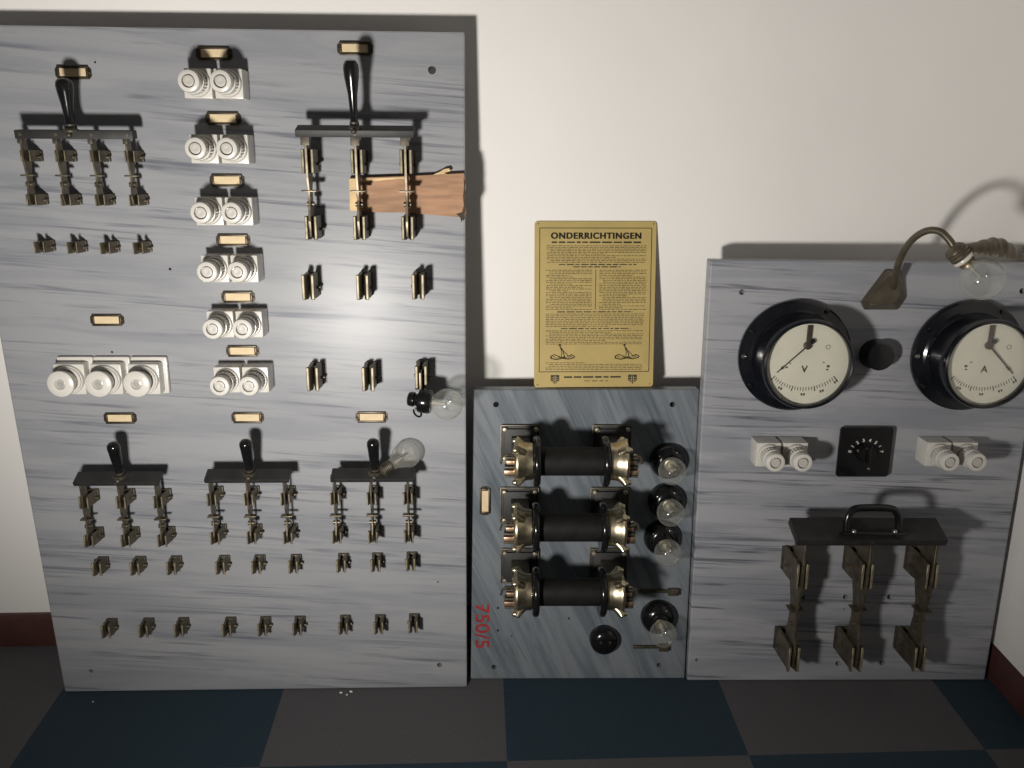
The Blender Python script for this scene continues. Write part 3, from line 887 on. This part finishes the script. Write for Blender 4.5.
# ------------------------------------------------------------------ wedged board
t = thing('wood_offcut', 'broken brown wooden board wedged behind the large switch blades', 'board')
pp = [at(FL, x, y, .012) for x, y in ((349, 178), (377, 177), (405, 176), (437, 174.5), (464, 173), (466, 186), (465, 200), (466.5, 212), (463, 219), (459, 217), (440, 215.5), (405, 212.5), (378, 212.5), (350, 210))]
ctr = sum(pp, Vector((0, 0))) / len(pp)
b = MB(); b.prism([(q.x - ctr.x, q.y - ctr.y) for q in pp], 0.0, 0.0125, .0006, 1); b.build('board', 'wood_face', t)
e = [at(FL, x, y, .013) for x, y in ((349, 178.5), (357.5, 178.5), (360, 187), (356, 195), (360, 203), (358, 211), (350, 210.5))]
b = MB(); b.prism([(q.x - ctr.x, q.y - ctr.y) for q in e], 0.0118, 0.0136, .0003, 1); b.build('split_end', 'wood_raw', t, 'pale split end')
e = [at(FL, x, y, .013) for x, y in ((357, 179), (405, 176.8), (407, 178.5), (385, 180), (368, 182), (358, 182))]
b = MB(); b.prism([(q.x - ctr.x, q.y - ctr.y) for q in e], 0.0118, 0.0132, .0002, 1); b.build('lit_top_edge', 'wood_raw', t, 'pale strip painted as lit top edge')  # pale colour paints the light along the board's top edge
e = [at(FL, x, y, .010) for x, y in ((430, 176), (440, 171.5), (444, 169), (449, 168), (451, 171), (444, 173), (450, 174.5), (440, 176))]
b = MB(); b.prism([(q.x - ctr.x, q.y - ctr.y) for q in e], 0.004, 0.012, .0006, 1); b.build('splinter', 'wood_raw', t)
e = [at(FL, x, y, .013) for x, y in ((463.6, 178), (465.5, 182), (465, 189), (466.2, 195), (465.3, 203), (466, 211), (463, 218.5), (461.5, 222.5), (460, 217), (456, 214), (462, 212), (463.8, 206), (463, 196), (464, 188))]
b = MB(); b.prism([(q.x - ctr.x, q.y - ctr.y) for q in e], 0.0060, 0.0131, .0002, 1); b.build('ragged_end', 'wood_dark', t, 'dark splintered end')
place(t, FL, ctr.x, ctr.y, 0.0008)

# ------------------------------------------------------------------ poster
FP_LEAN = 11.5
top_m = FM @ Vector(((poly_m[2][0] + poly_m[3][0]) / 2, poly_m[2][1], -0.017))
PB = Vector((0.0, top_m.y, top_m.z + 0.0004))
FP = Matrix.Rotation(R(90 - FP_LEAN), 4, 'X'); FP.translation = PB
c4 = [at(FP, x, y) for x, y in ((533.5, 386.5), (651.5, 386.5), (658, 221.5), (535.3, 221))]
PW = ((c4[1].x - c4[0].x) + (c4[2].x - c4[3].x)) / 2
PH = (c4[2].y + c4[3].y) / 2
PCX = (c4[0].x + c4[1].x + c4[2].x + c4[3].x) / 4
t = thing('poster', 'yellowed instruction poster headed ONDERRICHTINGEN, standing on the blue-grey panel', 'poster')
def rrect(w, h, r, cx=0, cy=0, n=4):
    out = []
    for sx, sy, a0 in ((1, -1, -90), (1, 1, 0), (-1, 1, 90), (-1, -1, 180)):
        for k in range(n + 1):
            a = R(a0 + 90 * k / n)
            out.append((cx + sx * (w / 2 - r) + r * math.cos(a), cy + sy * (h / 2 - r) + r * math.sin(a)))
    return out
b = MB(); b.prism(rrect(PW, PH, .006, 0, PH / 2), -.002, 0); b.build('board', 'poster', t)
def X_(f): return (f - 0.5) * PW            # fraction from left
def Y_(f): return (1 - f) * PH              # fraction from top
ZI = 0.0002
def strip(b, x0, x1, y, h): b.box(((X_(x0) + X_(x1)) / 2, Y_(y), ZI), (X_(x1) - X_(x0), h, .0003))
b = MB(); bt = .0013
strip(b, .042, .962, .040, bt); strip(b, .042, .962, .905, bt)
for fx in (.042, .962): b.box((X_(fx), (Y_(.040) + Y_(.905)) / 2, ZI), (bt, Y_(.040) - Y_(.905), .0003))
b.box((X_(.505), (Y_(.285) + Y_(.525)) / 2, ZI), (.0011, Y_(.285) - Y_(.525), .0003))
b.build('border_lines', 'ink', t)
b = MB()
for dx in (-.00055, 0, .00055): add_text(b, 'ONDERRICHTINGEN', .02, Matrix.Translation((X_(.505) + dx, Y_(.085), ZI)), .0005, width=PW * .74, height=PH * .038, spacing=1.15)
b.build('heading', 'ink', t)
rnd = random.Random(3)
def words(b, x0, x1, y, h, wmin=.010, wmax=.040, gap=.008):
    x = x0
    while x < x1 - .004:
        w = min(rnd.uniform(wmin, wmax), x1 - x)
        strip(b, x, x + w, y, h * rnd.uniform(.8, 1.1)); x += w + gap
for args in ((.14, .885, .124, .0030, .03, .09, .014), (.20, .84, .256, .0019, .02, .07, .012), (.32, .71, .270, .0019, .02, .07, .012),
             (.19, .82, .540, .0019, .02, .07, .012), (.22, .80, .641, .0018, .02, .07, .012),
             (.25, .745, .938, .0032, .03, .09, .014), (.42, .62, .962, .0014, .03, .06, .02)):
    b = MB(); words(b, *args); b.build('subheading', 'ink', t)
def para(x0, x1, y0, y1, n):
    b = MB()
    for k in range(n):
        y = y0 + (y1 - y0) * k / max(1, n - 1)
        last = rnd.random() < .22
        words(b, x0 + (.03 if rnd.random() < .25 else 0), x0 + (x1 - x0) * (rnd.uniform(.4, .8) if last else 1), y, .0012)
    b.build('body_text', 'ink_soft', t)
para(.10, .92, .145, .243, 11)
para(.095, .475, .290, .525, 24); para(.535, .925, .290, .525, 24)
para(.095, .91, .553, .628, 8); para(.095, .905, .655, .735, 9); para(.095, .905, .850, .892, 5)
# two small line drawings of a helper kneeling over a lying figure
for cx in (.235, .775):
    b = MB()
    def P(x, y): return (X_(cx + x), Y_(.800 - y), .0004)
    w = .0007
    b.tube([P(-.10, -.022), P(-.05, -.030), P(.0, -.022), P(.05, -.028), P(.10, -.018)], w * 1.3, 6)
    b.tube([P(-.10, -.010), P(-.07, .002), P(-.03, -.012)], w, 6)
    b.tube([P(-.02, .050), P(-.005, .015), P(-.01, -.018), P(-.05, -.022)], w, 6)
    b.tube([P(-.012, .035), P(.035, .005), P(.05, -.012)], w * .8, 6)
    b.tube([P(.04, -.012), P(.075, .0), P(.10, -.010)], w * 1.3, 6)
    b.tube([P(-.06, .0), P(-.02, -.016), P(.04, -.02)], w * .8, 6)
    b.tube([P(-.02, .048), P(.0, .03), P(.012, .004), P(.02, -.018)], w * 1.2, 6)
    b.tube([P(-.10, -.016), P(-.085, -.004), P(-.06, -.018)], w, 6)
    b.tube([P(.05, -.022), P(.07, -.008), P(.085, -.022), P(.105, -.012)], w, 6)
    b.tube([P(-.03, -.008), P(-.012, -.02), P(.012, -.012), P(.034, -.022)], w, 6)
    b.ball(P(-.095, -.016), .0018, 10, (1, 1, .15))
    b.ball(P(-.022, .058), .0024, 10, (1, 1, .15))
    b.build('figure_drawing', 'ink', t)
for cx in (.174, .826):
    b = MB()
    sw, sh = .0165, .0175
    b.prism([(X_(cx) - sw / 2, Y_(.925)), (X_(cx) - sw / 2, Y_(.925) - sh * .6), (X_(cx), Y_(.925) - sh), (X_(cx) + sw / 2, Y_(.925) - sh * .6), (X_(cx) + sw / 2, Y_(.925))], 0, .0003)
    em = b.build('emblem', 'ink', t)
    b = MB()
    for dx in (-.0016, .0016): b.box((X_(cx) + dx, Y_(.925) - sh * .5, .0004), (.0012, sh * .82, .0003))
    for dy in (.30, .52, .70):
        for sg in (-1, 1): b.box((X_(cx) + sg * sw * .30, Y_(.925) - sh * dy, .0004), (sw * .26, .0009, .0003))
    b.build('emblem_lines', 'poster', em)
for fx in (.03, .975):
    for fy in (.015, .983):
        b = MB(); b.lathe([(.0012, 0), (.0012, .0004), (0, .0005)], 8, Matrix.Translation((X_(fx), Y_(fy), 0))); b.build('nail_hole', 'ink', t)
place(t, FP, PCX, 0.0)

# ------------------------------------------------------------------ meters
def meter(label, letter, ang, fx, fy, bx, by_):
    t = thing('panel_meter', label, 'meter', 'round panel meters')
    pf = at(FR, fx, fy, .010)
    DX, DY = 0, 0
    HZ = 0.086
    RF, RB = 0.1035, 0.0765
    b = MB(); b.lathe([(RF - .003, 0), (RF, .003), (RF, .010), (RF - .004, .014), (RB + .010, .017), (RB + .006, .020), (RB + .004, .026), (0, .026)], 72)
    fl = b.build('flange', 'black_meter', t, smooth=12)
    for a in (180, 150, 60, 215, 300):
        b = MB(); b.lathe([(.0042, .012), (.0042, .0165), (.0028, .018), (0, .0184)], 14, Matrix.Translation((math.cos(R(a)) * (RF - .0075), math.sin(R(a)) * (RF - .0075), 0)))
        b.build('screw', 'steel' if a in (180,) else 'black_meter', fl)
    b = MB(); b.lathe([(RB + .004, .018), (RB + .004, HZ - .022), (RB + .0045, HZ - .018), (RB + .0045, HZ - .008), (RB + .003, HZ - .002), (RB, HZ), (RB - .0022, HZ - .0012), (RB - .0034, HZ - .005), (RB - .0034, HZ - .020), (0, HZ - .020)], 72)
    b.build('case', 'black_meter', t, smooth=14)
    DR = RB - .0036
    b = MB(); b.lathe([(DR, HZ - .0198), (DR, HZ - .0120), (0, HZ - .0120)], 64); d = b.build('dial', 'dial', t)
    zt = HZ - .0118
    pv = Vector((-.003, DR * .46, 0))
    b = MB()
    add_text(b, letter, .017, Matrix.Translation((-.004, -.010, zt)), .00035)
    b.build('unit_letter', 'ink', d)
    b = MB()
    for k in range(25):
        a = R(-133 + 86 * k / 24)
        major = k % 8 == 0
        r0 = .076
        r1 = r0 + (.0095 if major else (.0075 if k % 4 == 0 else .0060))
        q = Matrix.Translation((pv.x + math.cos(a) * (r0 + r1) / 2, pv.y + math.sin(a) * (r0 + r1) / 2, zt)) @ Matrix.Rotation(a, 4, 'Z')
        b.box((0, 0, 0), (r1 - r0, .0011 if not major else .0016, .0003), mtx=q)
    # small worn figures under the scale and symbols
    for a, rr in ((-118, .088), (-90, .089), (-68, .089), (-49, .0865)):
        q = Matrix.Translation((pv.x + math.cos(R(a)) * rr, pv.y + math.sin(R(a)) * rr, zt)) @ Matrix.Rotation(R(a + 90), 4, 'Z')
        for dx in (-.0022, .0022): b.box((dx, 0, 0), (.0028, .0042, .0003), mtx=q)
    b.build('scale_marks', 'ink', d)
    sg = -1 if ang < -90 else 1
    b = MB()
    q = Vector((.034, DR * .42, zt))
    b.tube([q + Vector((.0036 * math.cos(2 * PI * k / 14), .0036 * math.sin(2 * PI * k / 14), 0)) for k in range(14)], .0005, 5, True)
    for x, y, w, h in ((-sg * .0375, -.004, .005, .004), (-sg * .0365, -.010, .004, .0025), (-sg * .029, .003, .003, .002), (sg * .036, -.006, .004, .003), (sg * .030, .001, .0025, .002)):
        b.box((x, y, zt), (w, h, .0003))
    b.build('dial_symbols', 'ink_soft', d)
    # bracket and pointer
    b = MB(); b.box((pv.x + .001, pv.y + .018, HZ - .0095), (.0085, .036, .003), .0008)
    b.lathe([(.0070, HZ - .012), (.0070, HZ - .0075), (.0055, HZ - .0065), (0, HZ - .0062)], 20, Matrix.Translation(pv))
    b.build('pivot_bracket', 'bronze_dark', d)
    b = MB(); b.lathe([(.0045, HZ - .008), (.0045, HZ - .0065), (0, HZ - .0062)], 14, Matrix.Translation(pv + Vector((.0075, .008, 0)))); b.build('zero_screw', 'black', d)
    e = pv + Vector((math.cos(R(ang)), math.sin(R(ang)), 0)) * .070
    b = MB(); up = Vector((0, 0, HZ - .0085)); dv = Vector((math.cos(R(ang)), math.sin(R(ang)), 0))
    b.tube([pv + up, e + up], [.0014, .0009], 8)
    b.prism([(.0, -.0032), (.0075, 0), (.0, .0032), (.0018, 0)], 0, .0008, mtx=Matrix.Translation(pv + up + dv * .056) @ Matrix.Rotation(R(ang), 4, 'Z'))
    b.build('pointer', 'ink', t)
    b = MB(); b.lathe([(DR + .0004, HZ - .0062), (DR + .0004, HZ - .0050), (0, HZ - .0050)], 64); b.build('cover_glass', 'pane', t)
    place(t, FR, pf.x, pf.y)
    return t
meter('black round voltmeter with ivory dial marked V, needle pointing lower left', 'V', -136, 795, 356, 811, 367)
meter('black round ammeter with ivory dial marked A, needle pointing lower right', 'A', -46, 968, 356, 984, 367)

# black knob between the meters
t = thing('round_knob', 'small round black knob between the two round meters', 'knob')
b = MB(); b.lathe([(.0275, 0), (.0275, .006), (.0262, .010), (.0262, .026), (.0245, .030), (.021, .031), (0, .0305)], 40, None, (.0099, .0261, .03)); b.build('knob_body', 'black', t)
b = MB(); b.box((0, .012, .0308), (.0016, .016, .001)); b.build('indicator_line', 'black_dull', t)
p = at(FR, 878.5, 356, .02); place(t, FR, p.x, p.y)

# ------------------------------------------------------------------ dial switch
t = thing('dial_switch', 'square black dial switch with an arc of white numbers, right panel', 'switch')
p = at(FR, 865.0, 452.3, .013)
S = .049
b = MB(); b.prism(rrect(.100, .0985, .006), .007, .013, .0008, 1); pl_ = b.build('face_plate', 'black', t)
b = MB(); b.box((0, 0, .0036), (.080, .076, .0072), .002); b.build('housing', 'black_dull', t)
b = MB()
for k in range(8):
    a = R(172 - 164 * k / 7)
    rr = .0300
    q = Matrix.Translation((.001 + math.cos(a) * rr, -.002 + math.sin(a) * rr * .86, .0132)) @ Matrix.Rotation(a - PI / 2, 4, 'Z')
    add_text(b, str(k), .0085, q, .0002)
b.build('numbers', 'white_mark', pl_)
b = MB(); b.lathe([(.0175, .012), (.0175, .018), (.0165, .024), (.015, .028), (0, .0285)], 36)
b.box((0, 0, .030), (.009, .030, .008), .003); k_ = b.build('knob', 'black', t)
b = MB(); b.lathe([(.0025, .0128), (.0025, .0140), (0, .0144)], 10, Matrix.Translation((.010, -.033, 0))); b.build('screw', 'steel', pl_)
place(t, FR, p.x, p.y)

# ------------------------------------------------------------------ gooseneck lamp
t = thing('gooseneck_lamp', 'bent-arm metal lamp with clear globe bulb and fluted shade, top of right panel', 'lamp')
p = at(FR, 884, 292, 0.0); ORG = Vector((p.x, p.y, 0))
def lo(x, y, h):
    q = at(FR, x, y, h); return Vector((q.x, q.y, h)) - ORG
rim = [lo(x, y, .004) for x, y in ((861, 302), (864.5, 309.5), (897.5, 309.5), (905.5, 297.5), (901.5, 270.5), (885.5, 269.5))]
hi = [lo(x, y, .022) for x, y in ((868.5, 301), (870, 304.5), (895, 303), (899.5, 295), (898.5, 277), (889, 276))]
b = MB()
b.prism([(q.x, q.y) for q in rim], 0.0, .006, .001, 1)
tb = bmesh.new()
lo_ = [tb.verts.new((q.x, q.y, .005)) for q in rim]; hi_ = [tb.verts.new((q.x, q.y, .024)) for q in hi]
for i in range(6): tb.faces.new((lo_[i], lo_[(i + 1) % 6], hi_[(i + 1) % 6], hi_[i]))
tb.faces.new(hi_); tb.faces.new(list(reversed(lo_)))
bmesh.ops.recalc_face_normals(tb, faces=tb.faces); bmesh.ops.bevel(tb, geom=list(tb.edges), offset=.0015, segments=2, affect='EDGES')
b._merge(tb)
b.build('wall_bracket', 'lamp_metal', t)
ctrl = [lo(893, 288, .020), lo(895, 277, .034), lo(899, 262, .052), (lo(906, 247.5, .072)), lo(916, 236.5, .090), lo(928, 230.5, .106), lo(940, 231.5, .120), lo(948.5, 239, .130), lo(954, 247, .136), lo(957.5, 252, .139)]
pts = []
for i in range(len(ctrl) - 1):
    for k in range(5):
        p0, p1, p2, p3 = ctrl[max(i - 1, 0)], ctrl[i], ctrl[i + 1], ctrl[min(i + 2, len(ctrl) - 1)]
        q = k / 5
        pts.append(0.5 * ((2 * p1) + (p2 - p0) * q + (2 * p0 - 5 * p1 + 4 * p2 - p3) * q * q + (3 * p1 - p0 - 3 * p2 + p3) * q ** 3))
pts.append(ctrl[-1])
b = MB(); b.tube(pts, .0059, 14); b.build('bent_arm', 'lamp_metal', t)
sa = lo(953, 248, .137); gc = lo(982, 279, .150)
dr = (gc - sa).normalized()
ax = axis_mtx(sa, dr)
b = MB(); b.lathe([(.008, -.004), (.012, -.002), (.0165, .003), (.0178, .007), (.0160, .009), (.0178, .012), (.0160, .0145), (.0178, .018), (.0165, .022), (.010, .022)], 32, ax); b.build('socket', 'lamp_metal', t)
b = MB(); b.lathe([(.0165, .0215), (.0172, .0225), (.0172, .0265), (.0160, .0280), (.0110, .0280)], 32, ax); b.build('insulator_ring', 'porcelain', t)
gr = .0345
prof_len = (gc - sa).length
neck0 = .036
bulb_parts(t, ax @ Matrix.Translation((0, 0, neck0)), gr, .0125, max(.001, prof_len - neck0 - gr * math.cos(math.asin(.0125 / gr))), cap_l=.012)
# fluted shell-shaped shade behind the bulb, flaring to the right
sc0 = lo(961, 252, .128); sc1 = lo(1034, 263, .150)
axis = (sc1 - sc0)
ex = axis.normalized(); ey = Vector((0, 0, 1)).cross(ex).normalized(); ez = ex.cross(ey)
nu, nv = 64, 32
tb = bmesh.new(); grid = []
for side in (0, 1):
    g = []
    for i in range(nu + 1):
        u = i / nu
        rad = .013 + .016 * math.exp(-((u - .45) / .28) ** 2) - .008 * u ** 3
        rowv = []
        for j in range(nv + 1):
            a = PI * (-0.02 + 1.04 * j / nv)
            rr = (rad - side * .0014) * (1 + .05 * min(1, u * 3) * math.cos(u * 2 * PI * 8 + 1.2 * math.cos(a)))
            bend = .004 * math.sin(u * PI)
            co = sc0 + ex * (axis.length * u) + ey * (rr * math.sin(a) * .95 + bend) + ez * (-rr * math.cos(a) * 1.2)
            rowv.append(tb.verts.new(co))
        g.append(rowv)
    grid.append(g)
for side in (0, 1):
    for i in range(nu):
        for j in range(nv):
            q = (grid[side][i][j], grid[side][i][j + 1], grid[side][i + 1][j + 1], grid[side][i + 1][j])
            tb.faces.new(q if side == 0 else tuple(reversed(q)))
for i in range(nu):
    for j in (0, nv):
        tb.faces.new((grid[0][i][j], grid[0][i + 1][j], grid[1][i + 1][j], grid[1][i][j]))
for j in range(nv):
    for i in (0, nu):
        tb.faces.new((grid[0][i][j], grid[0][i][j + 1], grid[1][i][j + 1], grid[1][i][j]))
bmesh.ops.recalc_face_normals(tb, faces=tb.faces)
b = MB(); b._merge(tb); b.build('fluted_shade', 'lamp_metal', t, smooth=60)
place(t, FR, p.x, p.y)

# ------------------------------------------------------------------ plaster crumbs on the carpet
for k, (x, y, r) in enumerate(((341, 693, .0026), (347, 695, .0020), (351, 692, .0028), (93, 702, .0014))):
    b = MB(); b.ball((0, 0, r * .45), r, 8, (1.3, 1, .5))
    o = b.build('plaster_crumb', 'wall')
    q = floor_at(x, y); o.location = (q.x, q.y, 0.0); o.rotation_euler = (0, 0, k * 1.3)
    tag(o, 'tiny white plaster crumb on the carpet in front of the large panel', 'crumb', 'plaster crumbs')

# ------------------------------------------------------------------ light
lf = at(FL, 268, 422)
LP = FL @ Vector((lf.x, lf.y, 1.18))
ld = bpy.data.lights.new('hand_torch', 'SPOT')
ld.energy = 74; ld.color = (1.0, 0.962, 0.905)
ld.shadow_soft_size = 0.058
ld.spot_size = R(156); ld.spot_blend = 1.0
lo_obj = bpy.data.objects.new('hand_torch', ld); COL.objects.link(lo_obj)
lo_obj.location = LP
ta = at(FL, 420, 15)
target = FL @ Vector((ta.x, ta.y, 0))
lo_obj.rotation_euler = (target - LP).to_track_quat('-Z', 'Y').to_euler()
w = bpy.data.worlds.new('room'); scene.world = w; w.use_nodes = True
bg = w.node_tree.nodes['Background']
bg.inputs['Color'].default_value = (1.0, 0.95, 0.90, 1); bg.inputs['Strength'].default_value = 0.075

scene.view_settings.view_transform = 'Standard'
scene.view_settings.look = 'None'
scene.view_settings.gamma = 1.0
scene.view_settings.use_curve_mapping = False
scene.view_settings.exposure = 0.0
